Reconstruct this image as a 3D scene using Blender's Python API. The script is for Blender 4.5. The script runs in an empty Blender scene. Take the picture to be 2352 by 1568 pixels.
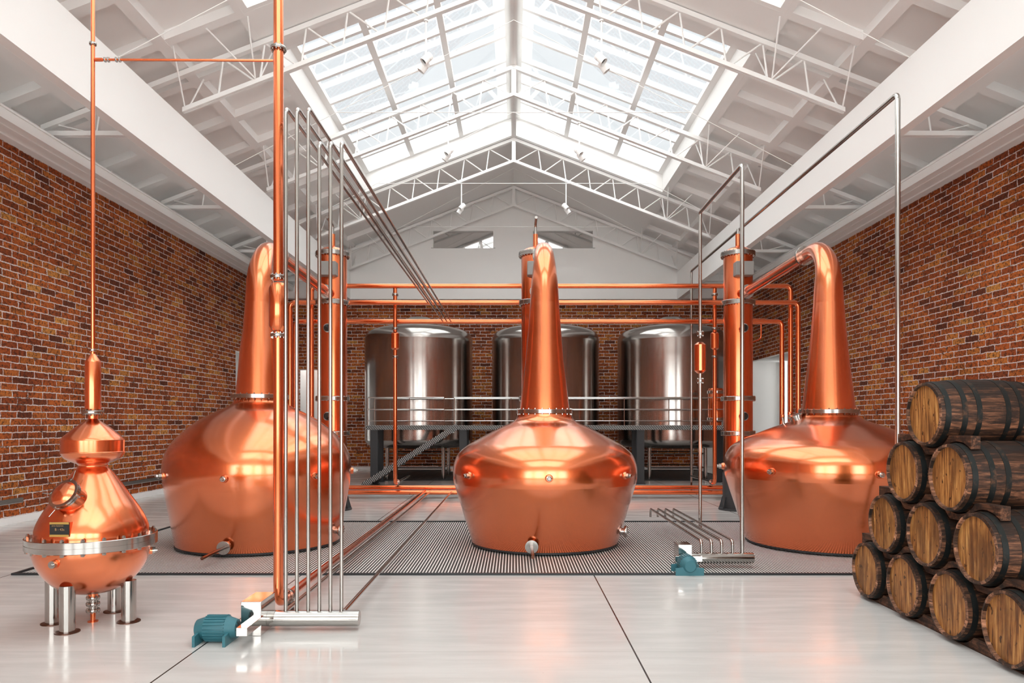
import bpy, math, random
from mathutils import Vector, Matrix, Quaternion
PI = math.pi
random.seed(7)
C = bpy.context.scene.collection
sc = bpy.context.scene

# ------------------------------------------------------------------ helpers
class MB:
    """collects solids and links them as ONE mesh object"""
    def __init__(s): s.v = []; s.f = []
    def add(s, vs, fs):
        b = len(s.v); s.v += [Vector(p) for p in vs]; s.f += [tuple(b + i for i in f) for f in fs]; return s
    def box(s, x0, x1, y0, y1, z0, z1):
        x0, x1 = sorted((x0, x1)); y0, y1 = sorted((y0, y1)); z0, z1 = sorted((z0, z1))
        return s.add([(x0,y0,z0),(x1,y0,z0),(x1,y1,z0),(x0,y1,z0),(x0,y0,z1),(x1,y0,z1),(x1,y1,z1),(x0,y1,z1)],
                     [(0,3,2,1),(4,5,6,7),(0,1,5,4),(1,2,6,5),(2,3,7,6),(3,0,4,7)])
    def bbox(s, x0, x1, y0, y1, z0, z1, b=.01):
        """box with chamfered edges"""
        x0, x1 = sorted((x0, x1)); y0, y1 = sorted((y0, y1)); z0, z1 = sorted((z0, z1))
        ring = lambda x0,x1,y0,y1,z: [(x0+b,y0,z),(x1-b,y0,z),(x1,y0+b,z),(x1,y1-b,z),(x1-b,y1,z),(x0+b,y1,z),(x0,y1-b,z),(x0,y0+b,z)]
        rings = [ring(x0+b,x1-b,y0+b,y1-b,z0), ring(x0,x1,y0,y1,z0+b), ring(x0,x1,y0,y1,z1-b), ring(x0+b,x1-b,y0+b,y1-b,z1)]
        vs = sum(rings, []); fs = [tuple(range(7,-1,-1)), tuple(range(24,32))]
        for k in range(3):
            for i in range(8):
                j = (i+1) % 8; fs.append((k*8+i, k*8+j, k*8+8+j, k*8+8+i))
        return s.add(vs, fs)
    def prism(s, poly, axis, a, b):
        """polygon extruded along an axis; poly gives the two other coordinates in xyz order"""
        n = len(poly); vs = []
        for t in (a, b):
            for p in poly:
                if axis == 'y': vs.append((p[0], t, p[1]))
                elif axis == 'x': vs.append((t, p[0], p[1]))
                else: vs.append((p[0], p[1], t))
        fs = [tuple(range(n-1,-1,-1)), tuple(range(n, 2*n))]
        for i in range(n):
            j = (i+1) % n; fs.append((i, j, n+j, n+i))
        return s.add(vs, fs)
    def lathe(s, prof, o=(0,0,0), axis=(0,0,1), seg=32, cap=True):
        """profile of (radius, height) turned round an axis through o"""
        ax = Vector(axis).normalized(); q = Vector((0,0,1)).rotation_difference(ax); o = Vector(o)
        vs = []; fs = []
        for r, h in prof:
            for k in range(seg):
                a = 2*PI*k/seg; vs.append(o + q @ Vector((r*math.cos(a), r*math.sin(a), h)))
        n = len(prof)
        for i in range(n-1):
            for k in range(seg):
                j = (k+1) % seg; fs.append((i*seg+k, i*seg+j, (i+1)*seg+j, (i+1)*seg+k))
        if cap:
            if prof[0][0] > 1e-4: fs.append(tuple(range(seg-1,-1,-1)))
            if prof[-1][0] > 1e-4: fs.append(tuple((n-1)*seg+k for k in range(seg)))
        return s.add(vs, fs)
    def cyl(s, p0, p1, r, r1=None, seg=20):
        p0 = Vector(p0); d = Vector(p1) - p0
        return s.lathe([(r,0),(r if r1 is None else r1, d.length)], p0, d, seg)
    def tube(s, pts, rad, bend=.1, seg=16, steps=7, cap=True):
        """swept round tube along a polyline with rounded corners; rad: number or list, one per point (then no rounding)"""
        P = [Vector(p) for p in pts]
        if isinstance(rad, (int, float)):
            Q = [P[0]]
            for i in range(1, len(P)-1):
                a, b, c = P[i-1], P[i], P[i+1]
                d0 = (a-b); d1 = (c-b); t = min(bend, d0.length*.49, d1.length*.49)
                d0.normalize(); d1.normalize()
                A, B = b + d0*t, b + d1*t
                for k in range(steps+1):
                    u = k/steps; Q.append(A*(1-u)**2 + b*2*u*(1-u) + B*u*u)
            Q.append(P[-1]); R = [rad]*len(Q)
        else: Q = P; R = rad
        T = []
        for i in range(len(Q)):
            t = (Q[min(i+1, len(Q)-1)] - Q[max(i-1, 0)]); T.append(t.normalized())
        ref = Vector((0,0,1)) if abs(T[0].z) < .9 else Vector((1,0,0))
        n = (ref - T[0]*ref.dot(T[0])).normalized(); vs = []; fs = []
        for i, q in enumerate(Q):
            if i: n = (n - T[i]*n.dot(T[i])).normalized()
            b = T[i].cross(n)
            for k in range(seg):
                a = 2*PI*k/seg; vs.append(q + (n*math.cos(a) + b*math.sin(a))*R[i])
        for i in range(len(Q)-1):
            for k in range(seg):
                j = (k+1) % seg; fs.append((i*seg+k, i*seg+j, (i+1)*seg+j, (i+1)*seg+k))
        if cap:
            fs.append(tuple(range(seg-1,-1,-1))); fs.append(tuple((len(Q)-1)*seg+k for k in range(seg)))
        return s.add(vs, fs)
    def flange(s, o, axis, r, t, nb=12, br=.012, bl=None, seg=36):
        """bolted ring pair centred on o: two discs with a thin groove and bolt heads on both faces"""
        ax = Vector(axis).normalized(); o = Vector(o); bl = bl or t*.35
        g = t*.04
        s.lathe([(r*.6,-t/2),(r*.98,-t/2),(r,-t/2+t*.08),(r,-g),(r*.985,-g),(r*.985,g),(r,g),(r,t/2-t*.08),(r*.98,t/2),(r*.6,t/2)], o, ax, seg, cap=True)
        q = Vector((0,0,1)).rotation_difference(ax)
        for k in range(nb):
            a = 2*PI*(k+.5)/nb; p = o + q @ Vector((math.cos(a)*(r-br*1.7), math.sin(a)*(r-br*1.7), 0))
            s.cyl(p - ax*(t/2+bl), p + ax*(t/2+bl), br, seg=6)
        return s
    def build(s, name, mat, parent=None, sharp=35, flat=False, kind=None):
        org = Vector((0,0,0)); p = parent
        while p is not None: org = org + p.location; p = p.parent
        me = bpy.data.meshes.new(name)
        me.from_pydata([tuple(v - org) for v in s.v], [], s.f); me.update()
        import bmesh
        bm = bmesh.new(); bm.from_mesh(me); bmesh.ops.recalc_face_normals(bm, faces=bm.faces); bm.to_mesh(me); bm.free()
        if not flat:
            me.polygons.foreach_set('use_smooth', [True]*len(me.polygons))
            me.set_sharp_from_angle(angle=math.radians(sharp))
        o = bpy.data.objects.new(name, me); C.objects.link(o)
        if mat is not None: me.materials.append(mat)
        if parent is not None: o.parent = parent
        if kind: o['kind'] = kind
        return o

def tag(o, label, cat, group=None):
    o['label'] = label; o['category'] = cat
    if group: o['group'] = group
    return o
def thing(name, label, cat, loc=(0,0,0), group=None):
    o = bpy.data.objects.new(name, None); o.empty_display_size = .2; C.objects.link(o); o.location = loc
    return tag(o, label, cat, group)
def dup(root, loc, label, group=None):
    r = root.copy(); C.objects.link(r); r.location = loc; r['label'] = label
    if group: r['group'] = group
    for ch in list(root.children):
        c = ch.copy(); C.objects.link(c); c.parent = r
        for g in list(ch.children):
            d = g.copy(); C.objects.link(d); d.parent = c
    return r
def struct(name, mb, mat, label=None, cat=None, **k):
    o = mb.build(name, mat, **k); o['kind'] = 'structure'
    if label: tag(o, label, cat)
    return o

def smooth_prof(pts, n=6):
    """Catmull-Rom through profile points"""
    out = []
    P = [pts[0]] + list(pts) + [pts[-1]]
    for i in range(1, len(P)-2):
        p0, p1, p2, p3 = P[i-1], P[i], P[i+1], P[i+2]
        for k in range(n):
            t = k/n; q = []
            for c in (0, 1):
                q.append(.5*((2*p1[c]) + (-p0[c]+p2[c])*t + (2*p0[c]-5*p1[c]+4*p2[c]-p3[c])*t*t + (-p0[c]+3*p1[c]-3*p2[c]+p3[c])*t**3))
            out.append((max(q[0], .0), q[1]))
    out.append(tuple(pts[-1])); return out

# ------------------------------------------------------------------ materials
class NT:
    def __init__(s, name):
        s.m = bpy.data.materials.new(name); s.m.use_nodes = True; s.t = s.m.node_tree; s.t.nodes.clear()
        s.out = s.n('ShaderNodeOutputMaterial')
    def n(s, typ, **kw):
        d = s.t.nodes.new(typ)
        for k, v in kw.items(): setattr(d, k, v)
        return d
    def link(s, a, b): s.t.links.new(a, b)
    def inp(s, sock, v):
        if isinstance(v, bpy.types.NodeSocket): s.link(v, sock)
        elif v is not None: sock.default_value = v
    def math(s, op, a, b=None, c=None, clamp=False):
        d = s.n('ShaderNodeMath', operation=op); d.use_clamp = clamp
        for i, v in enumerate((a, b, c)):
            if v is not None: s.inp(d.inputs[i], v)
        return d.outputs[0]
    def noise(s, vec, scale=5, detail=4, rough=.55, dim='3D'):
        d = s.n('ShaderNodeTexNoise'); d.noise_dimensions = dim
        s.inp(d.inputs['Vector'], vec); d.inputs['Scale'].default_value = scale
        d.inputs['Detail'].default_value = detail; d.inputs['Roughness'].default_value = rough
        return d.outputs[0]
    def comb(s, x, y, z):
        d = s.n('ShaderNodeCombineXYZ')
        for i, v in enumerate((x, y, z)): s.inp(d.inputs[i], v)
        return d.outputs[0]
    def pos(s):
        g = s.n('ShaderNodeNewGeometry'); x = s.n('ShaderNodeSeparateXYZ'); s.link(g.outputs['Position'], x.inputs[0])
        return g.outputs['Position'], x.outputs
    def obj(s):
        g = s.n('ShaderNodeTexCoord'); x = s.n('ShaderNodeSeparateXYZ'); s.link(g.outputs['Object'], x.inputs[0])
        return g.outputs['Object'], x.outputs
    def scale(s, vec, sx, sy, sz):
        d = s.n('ShaderNodeVectorMath', operation='MULTIPLY'); s.inp(d.inputs[0], vec); d.inputs[1].default_value = (sx, sy, sz)
        return d.outputs[0]
    def ramp(s, fac, stops, interp='LINEAR'):
        d = s.n('ShaderNodeValToRGB'); e = d.color_ramp.elements; d.color_ramp.interpolation = interp
        while len(e) > 1: e.remove(e[-1])
        e[0].position = stops[0][0]; e[0].color = (*stops[0][1], 1)
        for p, c in stops[1:]:
            x = e.new(p); x.color = (*c, 1)
        s.inp(d.inputs[0], fac); return d.outputs[0]
    def mix(s, fac, a, b, mode='MIX'):
        d = s.n('ShaderNodeMix', data_type='RGBA', blend_type=mode)
        s.inp(d.inputs[0], fac)
        for i, v in ((6, a), (7, b)):
            if isinstance(v, tuple): v = (*v, 1)[:4]
            s.inp(d.inputs[i], v)
        return d.outputs[2]
    def maprange(s, v, a, b, c=0., d=1., smooth=True):
        m = s.n('ShaderNodeMapRange'); m.interpolation_type = 'SMOOTHSTEP' if smooth else 'LINEAR'
        s.inp(m.inputs[0], v)
        for i, x in enumerate((a, b, c, d)): s.inp(m.inputs[i+1], x)
        return m.outputs[0]
    def principled(s, color, rough=.5, metal=0., spec=.5, coat=0., coat_rough=.1, normal=None, coat_ior=1.5, aniso=0.):
        p = s.n('ShaderNodeBsdfPrincipled')
        s.inp(p.inputs['Base Color'], (*color, 1) if isinstance(color, tuple) else color)
        s.inp(p.inputs['Roughness'], rough); s.inp(p.inputs['Metallic'], metal)
        p.inputs['Specular IOR Level'].default_value = spec
        p.inputs['Coat Weight'].default_value = coat; p.inputs['Coat Roughness'].default_value = coat_rough; p.inputs['Coat IOR'].default_value = coat_ior
        p.inputs['Anisotropic'].default_value = aniso
        if normal is not None: s.link(normal, p.inputs['Normal'])
        s.link(p.outputs[0], s.out.inputs[0]); return p
    def bump(s, h, strength=.5, dist=.01):
        b = s.n('ShaderNodeBump'); b.inputs['Strength'].default_value = strength; b.inputs['Distance'].default_value = dist
        s.link(h, b.inputs['Height']); return b.outputs[0]

def simple(name, color, rough=.5, metal=0., spec=.5, **k):
    t = NT(name); t.principled(color, rough, metal, spec, **k); return t.m

def copper(name, base, rough, coat=.6, coat_rough=.16, ior=1.85):
    t = NT(name); P, xyz = t.obj()
    streak = t.noise(t.scale(P, 9, 9, 1.2), 3, 5)
    blot = t.noise(P, 1.3, 4)
    dark = tuple(c*.93 for c in base)
    col = t.mix(t.maprange(blot, .35, .7), base, dark)
    r = t.math('ADD', t.math('MULTIPLY', streak, .10), rough - .05)
    t.principled(col, r, 1., coat=coat, coat_rough=coat_rough, coat_ior=ior)
    return t.m
M = {}
M['copper'] = copper('copper', (.92, .205, .042), .235, 1., .15, 1.85)
M['copper_pipe'] = copper('copper_pipe', (.92, .19, .038), .20, .8, .12)
M['copper_dark'] = copper('copper_patina', (.13, .05, .03), .32, .2)
def steel(name, col, rough):
    t = NT(name); P, xyz = t.obj()
    s = t.noise(t.scale(P, 1, 1, .15), 14, 3)
    t.principled(col, t.math('ADD', t.math('MULTIPLY', s, .1), rough-.05), 1.)
    return t.m
M['steel'] = steel('stainless', (.47, .455, .435), .15)
M['steel_tank'] = steel('stainless_tank', (.44, .415, .395), .17)
M['steel_mirror'] = steel('stainless_polished', (.66, .64, .615), .07)
M['flange'] = steel('flange_steel', (.40, .385, .365), .17)
M['black_steel'] = simple('black_steel', (.018, .021, .024), .5)
M['grey_steel'] = simple('grey_painted_steel', (.038, .041, .045), .55)
M['white'] = simple('white_paint', (.94, .93, .915), .55, spec=.3)
M['ceiling'] = simple('ceiling_paint', (.93, .915, .90), .7, spec=.2)
M['grey_box'] = simple('grey_enamel', (.24, .235, .225), .45)
def teal():
    t = NT('teal_paint'); P, _ = t.obj(); n = t.noise(P, 60, 3)
    t.principled((.035, .16, .20), .48, normal=t.bump(n, .15, .002)); return t.m
M['teal'] = teal()
M['glass_dark'] = simple('dark_glass', (.01, .012, .013), .06, spec=.6)
M['plaque_black'] = simple('plaque_black', (.012, .014, .014), .4)
M['plaque_gold'] = simple('plaque_gold', (.45, .27, .06), .45)
M['lettering'] = simple('lettering_gold', (.45, .27, .12), .5)

def brick(name, axis):
    t = NT(name); P, xyz = t.pos()
    u0 = xyz[1] if axis == 'y' else xyz[0]; v0 = xyz[2]
    H, W = .147, .49
    wob = t.noise(P, 5.5, 5, .6); wob2 = t.noise(t.scale(P, 1.1, 1.3, .9), 7.5, 5, .6)
    v = t.math('ADD', v0, t.math('MULTIPLY', t.math('SUBTRACT', wob, .5), .055))
    u = t.math('ADD', u0, t.math('MULTIPLY', t.math('SUBTRACT', wob2, .5), .085))
    rv = t.math('DIVIDE', v, H); row = t.math('FLOOR', rv)
    wn1 = t.n('ShaderNodeTexWhiteNoise'); wn1.noise_dimensions = '1D'; t.link(row, wn1.inputs['W'])
    off = t.math('ADD', t.math('MULTIPLY', t.math('MODULO', row, 2.), .5), t.math('MULTIPLY', wn1.outputs[0], .22))
    ru = t.math('ADD', t.math('DIVIDE', u, W), off); col = t.math('FLOOR', ru)
    fu = t.math('FRACT', ru); fv = t.math('FRACT', rv)
    du = t.math('MULTIPLY', t.math('MINIMUM', fu, t.math('SUBTRACT', 1., fu)), W)
    dv = t.math('MULTIPLY', t.math('MINIMUM', fv, t.math('SUBTRACT', 1., fv)), H)
    d = t.math('MINIMUM', du, dv)
    fine = t.noise(P, 34, 6, .65); med = t.noise(P, 13, 6, .65); big = t.noise(P, .55, 3, .5)
    dd = t.math('ADD', d, t.math('MULTIPLY', t.math('SUBTRACT', fine, .5), .034))
    mask = t.maprange(dd, .0076, .0138)
    wn = t.n('ShaderNodeTexWhiteNoise'); wn.noise_dimensions = '2D'; t.link(t.comb(col, row, 0.), wn.inputs['Vector'])
    base = t.ramp(wn.outputs[0], [(0., (.13,.032,.013)), (.07, (.24,.055,.016)), (.30, (.40,.085,.018)), (.58, (.52,.122,.022)), (.80, (.56,.145,.028)), (.95, (.64,.22,.04)), (1., (.68,.30,.07))])
    spots = t.maprange(t.math('ADD', med, t.math('MULTIPLY', t.math('SUBTRACT', fine, .5), .5)), .44, .64)
    c1 = t.mix(t.math('MULTIPLY', spots, .85), base, (.06,.018,.010))
    light = t.maprange(t.noise(P, 19, 5, .6), .58, .78)
    c2 = t.mix(t.math('MULTIPLY', light, .55), c1, (.70,.22,.05))
    soot = t.maprange(big, .40, .68)
    c3 = t.mix(t.math('MULTIPLY', soot, .65), c2, t.mix(1., c2, (.42,.30,.25), 'MULTIPLY'))
    mort = t.mix(t.maprange(t.noise(P, 4.5, 5, .7), .52, .67), (.74,.65,.62), (.05,.035,.03))
    colr = t.mix(mask, mort, c3)
    h = t.math('ADD', t.math('MULTIPLY', mask, .7), t.math('MULTIPLY', fine, .5))
    t.principled(colr, .78, spec=.3, normal=t.bump(h, .8, .012)); return t.m
M['brick_side'] = brick('brick_side', 'y'); M['brick_back'] = brick('brick_back', 'x')

def floor_mat():
    t = NT('stone_floor'); P, xyz = t.pos()
    st = t.noise(t.scale(P, .5, 3.2, 1), 1.6, 7, .6)
    st2 = t.noise(t.scale(P, 1.5, 14, 1), 1.1, 5, .6)
    c = t.mix(t.maprange(st, .3, .7), (.585,.577,.563), (.65,.642,.628))
    c = t.mix(t.math('MULTIPLY', t.maprange(st2, .55, .75), .35), c, (.70,.695,.685))
    sp = t.noise(t.scale(P, 1, 1.6, 1), 26, 3, .6); spm = t.noise(P, 2.2, 2)
    c = t.mix(t.math('MULTIPLY', t.maprange(sp, .70, .76), t.maprange(spm, .45, .6)), c, (.25,.22,.19))
    ws = t.n('ShaderNodeValue'); ws.outputs[0].default_value = 4.05
    f = t.math('FRACT', t.math('DIVIDE', t.math('ADD', xyz[0], 2.94 + 40.5), 4.05))
    dist = t.math('MULTIPLY', t.math('MINIMUM', f, t.math('SUBTRACT', 1., f)), 4.05)
    seam = t.maprange(dist, .006, .010, 1., 0.)
    fy = t.math('FRACT', t.math('DIVIDE', t.math('ADD', xyz[1], 40.5 - 14.75), 4.05))
    dy = t.math('MULTIPLY', t.math('MINIMUM', fy, t.math('SUBTRACT', 1., fy)), 4.05)
    seamy = t.math('MULTIPLY', t.maprange(dy, .003, .006, 1., 0.), .25)
    c = t.mix(t.math('MAXIMUM', seam, seamy), c, (.03,.03,.028))
    r = t.math('ADD', .10, t.math('MULTIPLY', t.maprange(st, .35, .65), .14))
    t.principled(c, r, spec=.5); return t.m
M['floor'] = floor_mat()

def wood(name, axis, dark):
    t = NT(name); P, xyz = t.obj()
    oi = t.n('ShaderNodeObjectInfo')
    sh = t.n('ShaderNodeVectorMath', operation='ADD'); t.link(P, sh.inputs[0]); t.link(t.comb(t.math('MULTIPLY', oi.outputs['Random'], 9.), t.math('MULTIPLY', oi.outputs['Random'], 17.), t.math('MULTIPLY', oi.outputs['Random'], 5.)), sh.inputs[1])
    Q = sh.outputs[0]
    if axis == 'z': sv = (22, 22, 1.6)
    elif axis == 'x': sv = (1.8, 26, 26)
    else: sv = (22, 1.6, 22)
    g = t.noise(t.scale(Q, *sv), 1.6, 6, .65); b = t.noise(Q, 3.2, 4)
    if not dark:
        c = t.ramp(g, [(.33, (.07,.022,.007)), (.44, (.26,.10,.026)), (.55, (.44,.20,.055)), (.68, (.68,.38,.13))])
        pl = t.math('FRACT', t.math('DIVIDE', t.math('ADD', xyz[1], 5.), .082)); gap = t.maprange(t.math('MINIMUM', pl, t.math('SUBTRACT', 1., pl)), .0, .05, .55, 1.)
        c = t.mix(1., c, t.comb(gap, gap, gap), 'MULTIPLY')
        kn = t.noise(t.scale(Q, 14, 14, 9), 1.2, 2); c = t.mix(t.maprange(kn, .64, .70), c, (.05,.02,.008))
        dk = t.maprange(t.noise(t.scale(Q, 3, 3, 1.2), 1.5, 4), .45, .68); c = t.mix(t.math('MULTIPLY', dk, .7), c, (.10,.04,.013))
        t.principled(c, .42, spec=.35, normal=t.bump(g, .25, .004))
    else:
        c = t.ramp(g, [(.32, (.014,.008,.006)), (.48, (.065,.029,.016)), (.63, (.19,.083,.044)), (.8, (.38,.19,.11))])
        at = t.math('ARCTAN2', xyz[1], xyz[2]); k = t.math('MULTIPLY', at, 24/(2*PI)); fr = t.math('FRACT', k)
        if dark == 'stave':
            wn = t.n('ShaderNodeTexWhiteNoise'); wn.noise_dimensions = '1D'; t.link(t.math('FLOOR', k), wn.inputs['W'])
            v = t.math('ADD', .22, t.math('MULTIPLY', t.math('POWER', wn.outputs[0], 1.6), 2.2))
            gap = t.maprange(t.math('MINIMUM', fr, t.math('SUBTRACT', 1., fr)), .0, .06, .25, 1.)
            m = t.math('MULTIPLY', v, gap)
            c = t.mix(1., c, t.comb(m, m, m), 'MULTIPLY')
        dk = t.maprange(t.noise(t.scale(Q, 1.4, 5, 5), 2.2, 6, .7), .46, .58); c = t.mix(t.math('MULTIPLY', dk, .8), c, (.014,.011,.010))
        t.principled(c, .55, spec=.3, normal=t.bump(g, .4, .006))
    return t.m
M['head_wood'] = wood('barrel_head_wood', 'z', None)
M['stave_wood'] = wood('barrel_stave_wood', 'x', 'stave')
M['chime_wood'] = wood('barrel_chime_wood', 'x', 'stave')
for nd in M['chime_wood'].node_tree.nodes:
    if nd.type == 'VALTORGB':
        for el, cc in zip(nd.color_ramp.elements, ((.05,.024,.014), (.16,.075,.042), (.30,.15,.09), (.5,.28,.18))): el.color = (*cc, 1)
M['rail_wood'] = wood('rack_rail_wood', 'y', 'rail')
def hoop_mat():
    t = NT('hoop_iron'); P, _ = t.obj(); n = t.noise(P, 9, 5, .65)
    c = t.mix(t.maprange(n, .52, .7), (.016,.02,.02), (.10,.05,.028))
    t.principled(c, .5, .55); return t.m
M['hoop'] = hoop_mat()

def perforated(name, sx, sz):
    """dark steel plate with a woven pattern of bright studs"""
    t = NT(name); P, xyz = t.obj()
    a = t.math('DIVIDE', t.math('ADD', xyz[0], 30.), sx); b = t.math('DIVIDE', t.math('ADD', xyz[2], 30.), sz)
    sh = t.math('MULTIPLY', t.math('MODULO', t.math('FLOOR', b), 2.), .5)
    fa = t.math('SUBTRACT', t.math('FRACT', t.math('ADD', a, sh)), .5); fb = t.math('SUBTRACT', t.math('FRACT', b), .5)
    d = t.math('ADD', t.math('ABSOLUTE', t.math('SUBTRACT', fa, t.math('MULTIPLY', fb, .5))), t.math('MULTIPLY', t.math('ABSOLUTE', fb), .5))
    m = t.maprange(d, .22, .32, 1., 0.)
    c = t.mix(m, (.008,.009,.010), (.75,.76,.74))
    t.principled(c, .5, spec=.3); return t.m
M['tread'] = perforated('tread_plate', .06, .045)

def glass():
    t = NT('skylight_glass')
    tr = t.n('ShaderNodeBsdfTransparent'); tr.inputs[0].default_value = (.95,.965,.975,1)
    gl = t.n('ShaderNodeBsdfGlossy'); gl.inputs['Roughness'].default_value = .02; gl.inputs[0].default_value = (1,1,1,1)
    lw = t.n('ShaderNodeLayerWeight'); lw.inputs[0].default_value = .5
    fr = t.math('ADD', .055, t.math('MULTIPLY', t.math('POWER', lw.outputs['Facing'], 4.), .8))
    mx = t.n('ShaderNodeMixShader'); t.link(fr, mx.inputs[0]); t.link(tr.outputs[0], mx.inputs[1]); t.link(gl.outputs[0], mx.inputs[2])
    t.link(mx.outputs[0], t.out.inputs[0]); return t.m
M['glass'] = glass()
M['pane'] = simple('gable_pane', (.66,.65,.64), .03, 1.)

# ------------------------------------------------------------------ camera (frame is 2352 x 1568)
EYE = 2.1; F = 1660.
cam_d = bpy.data.cameras.new('camera'); cam = bpy.data.objects.new('camera', cam_d); C.objects.link(cam)
cam.location = (0, 0, EYE); cam.rotation_euler = (PI/2, 0, 0)
cam_d.sensor_width = 36; cam_d.lens = F/2352*36; cam_d.shift_x = -4/2352; cam_d.shift_y = 188/2352
cam_d.clip_end = 300; sc.camera = cam

# ------------------------------------------------------------------ the setting
WX = 10.54; YB = 33.0; YF = -8.0; TAN = .387; RZ = EYE + 10.5
roofz = lambda x: RZ - TAN*abs(x)
WT = EYE + 5.9
b = MB().box(-13, 13, YF-.3, 37, -.3, 0)
struct('floor', b, M['floor'], 'pale polished stone floor with dark joints running away between the stills', 'floor', flat=True)
# side walls with a tall opening near the back
OY0, OY1, OZ = 27.4, 32.2, 4.86
for s, nm in ((-1, 'left'), (1, 'right')):
    m = MB(); x0, x1 = s*WX, s*(WX+.35)
    m.box(x0, x1, YF, OY0, 0, WT-.001).box(x0, x1, OY1, YB, 0, WT-.001).box(x0, x1, OY0, OY1, OZ, WT-.001)
    struct('wall_'+nm, m, M['brick_side'], 'weathered orange red brick wall along the %s side of the hall' % nm, 'wall', flat=True)
    a = MB(); xa, xb = s*(WX+.351), s*11.9
    a.box(s*(WX+.004), s*12.1, OY1-.05, OY1-.001, 0, OZ-.001).box(s*(WX+.004), s*12.1, OY0+.001, OY0+.05, 0, OZ-.001).box(s*(WX+.004), s*12.1, OY0+.001, OY1-.001, OZ-.05, OZ-.001)
    a.box(xb, xb+s*.12, OY0+.05, 31.45, 0, OZ-.05).box(xb, xb+s*.12, 31.72, OY1-.05, 0, OZ-.05)
    struct('door_1' if s < 0 else 'door_2', a, M['white'], 'white lined doorway recess in the %s brick wall' % nm, 'doorway', flat=True)
# back brick wall with two doorways
DX0, DX1, DZ = 8.42, 9.85, 4.55
m = MB()
m.box(-DX0, DX0, YB, YB+.35, 0, WT+.9)
for s in (-1, 1):
    m.box(s*DX1, s*(WX+.35), YB, YB+.35, 0, WT+.9).box(s*DX0, s*DX1, YB, YB+.35, DZ, WT+.9)
struct('wall_back', m, M['brick_back'], 'dark red brick wall behind the steel tanks', 'wall', flat=True)
for s, nm, k in ((-1, 'left', 3), (1, 'right', 4)):
    a = MB().box(s*DX0, s*(DX0-.1), YB+.352, YB+2.2, 0, DZ+.6).box(s*DX1, s*(DX1+.1), YB+.352, YB+2.2, 0, DZ+.6).box(s*(DX0-.1), s*(DX1+.1), YB+2.2, YB+2.3, 0, DZ+.6)
    struct('door_%d' % k, a, M['white'], 'bright white doorway at the %s end of the back brick wall' % nm, 'doorway', flat=True)
# wall behind the camera: white, with four tall openings added to brighten the ceiling
m = MB(); edges = [-WX-.35, -9.2, -5.4, -4.6, -.5, .5, 4.6, 5.4, 9.2, WX+.35]
for i in range(len(edges)-1):
    if i % 2 == 0: m.box(edges[i], edges[i+1], YF-.3, YF, 0, WT+5)
    else: m.box(edges[i], edges[i+1], YF-.3, YF, 0, .9).box(edges[i], edges[i+1], YF-.3, YF, 6.4, WT+5)
struct('wall_front', m, M['white'], 'white wall closing the hall opposite the stills, with tall openings added for light', 'wall', flat=True)
# white gable above the back beam
GY = 32.3
zb0, zb1 = EYE+5.49, EYE+6.69           # side / back beam
m = MB(); wz0, wz1 = EYE+402/1660*GY, EYE+450/1660*GY
wx = [(-190/1660*GY, -42/1660*GY), (39/1660*GY, 187/1660*GY)]
XB = 7.23
zt = lambda x: roofz(x)+.2
def gpoly(x0, x1, zlo): return [(x0, zlo), (x1, zlo), (x1, zt(x1)), (x0, zt(x0))]
xe_ = lambda z: (RZ+.2-z)/TAN
m.prism([(-xe_(zb1), zb1-.02), (xe_(zb1), zb1-.02), (xe_(wz0), wz0), (-xe_(wz0), wz0)], 'y', GY, GY+.4)
m.prism([(-xe_(wz0), wz0), (wx[0][0], wz0), (wx[0][0], zt(wx[0][0]))], 'y', GY, GY+.4)
m.prism([(wx[1][1], wz0), (xe_(wz0), wz0), (wx[1][1], zt(wx[1][1]))], 'y', GY, GY+.4)
m.prism([(wx[0][1], wz0), (wx[1][0], wz0), (wx[1][0], zt(wx[1][0])), (0, zt(0)), (wx[0][1], zt(wx[0][1]))], 'y', GY, GY+.4)
for a, c in wx: m.prism([(a, wz1), (c, wz1), (c, zt(c)), (a, zt(a))], 'y', GY, GY+.4)
struct('wall_gable', m, M['white'], 'plain white gable wall above the back beam', 'wall', flat=True)
for k, (a, c) in enumerate(wx):
    e = thing('window_%d' % (5+k), 'small wide gable window %s the ridge line, mirror-like pane' % ('left of' if k == 0 else 'right of'), 'window', ((a+c)/2, GY, wz0)); e['kind'] = 'structure'
    f = MB(); t = .1
    f.box(a, c, GY-.02, GY+.2, wz1-.16, wz1).box(a, c, GY+.12, GY+.2, wz0, wz0+.02).box(a, a+.1, GY-.019, GY+.2, wz0+.0205, wz1-.1605).box(c-.1, c, GY-.019, GY+.2, wz0+.0205, wz1-.1605)
    f.build('window_frame', M['white'], e, flat=True)
    MB().box(a+.1, c-.1, GY+.14, GY+.18, wz0+.02, wz1-.16).build('pane', M['pane'], e, flat=True)
# big white beams
for s, nm, k in ((-1, 'left', 1), (1, 'right', 2)):
    struct('trim_%d' % k, MB().box(s*XB, s*(XB+.2), YF, GY-.01, zb0, zb1), M['white'], 'deep white beam running the length of the hall on the %s' % nm, 'beam', flat=True)
struct('trim_3', MB().box(-XB+.003, XB-.003, GY-.35, GY+.05, zb0, zb1-.001), M['white'], 'deep white beam across the back under the gable', 'beam', flat=True)
struct('trim_4', MB().box(-10.4, -XB-.25, GY+.01, GY+.35, zb0+.1, zb1-.03).box(XB+.25, 10.4, GY+.01, GY+.35, zb0+.1, zb1-.03), M['white'], 'white wall strip over the brick in the two outer bays', 'beam', flat=True)
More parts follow.
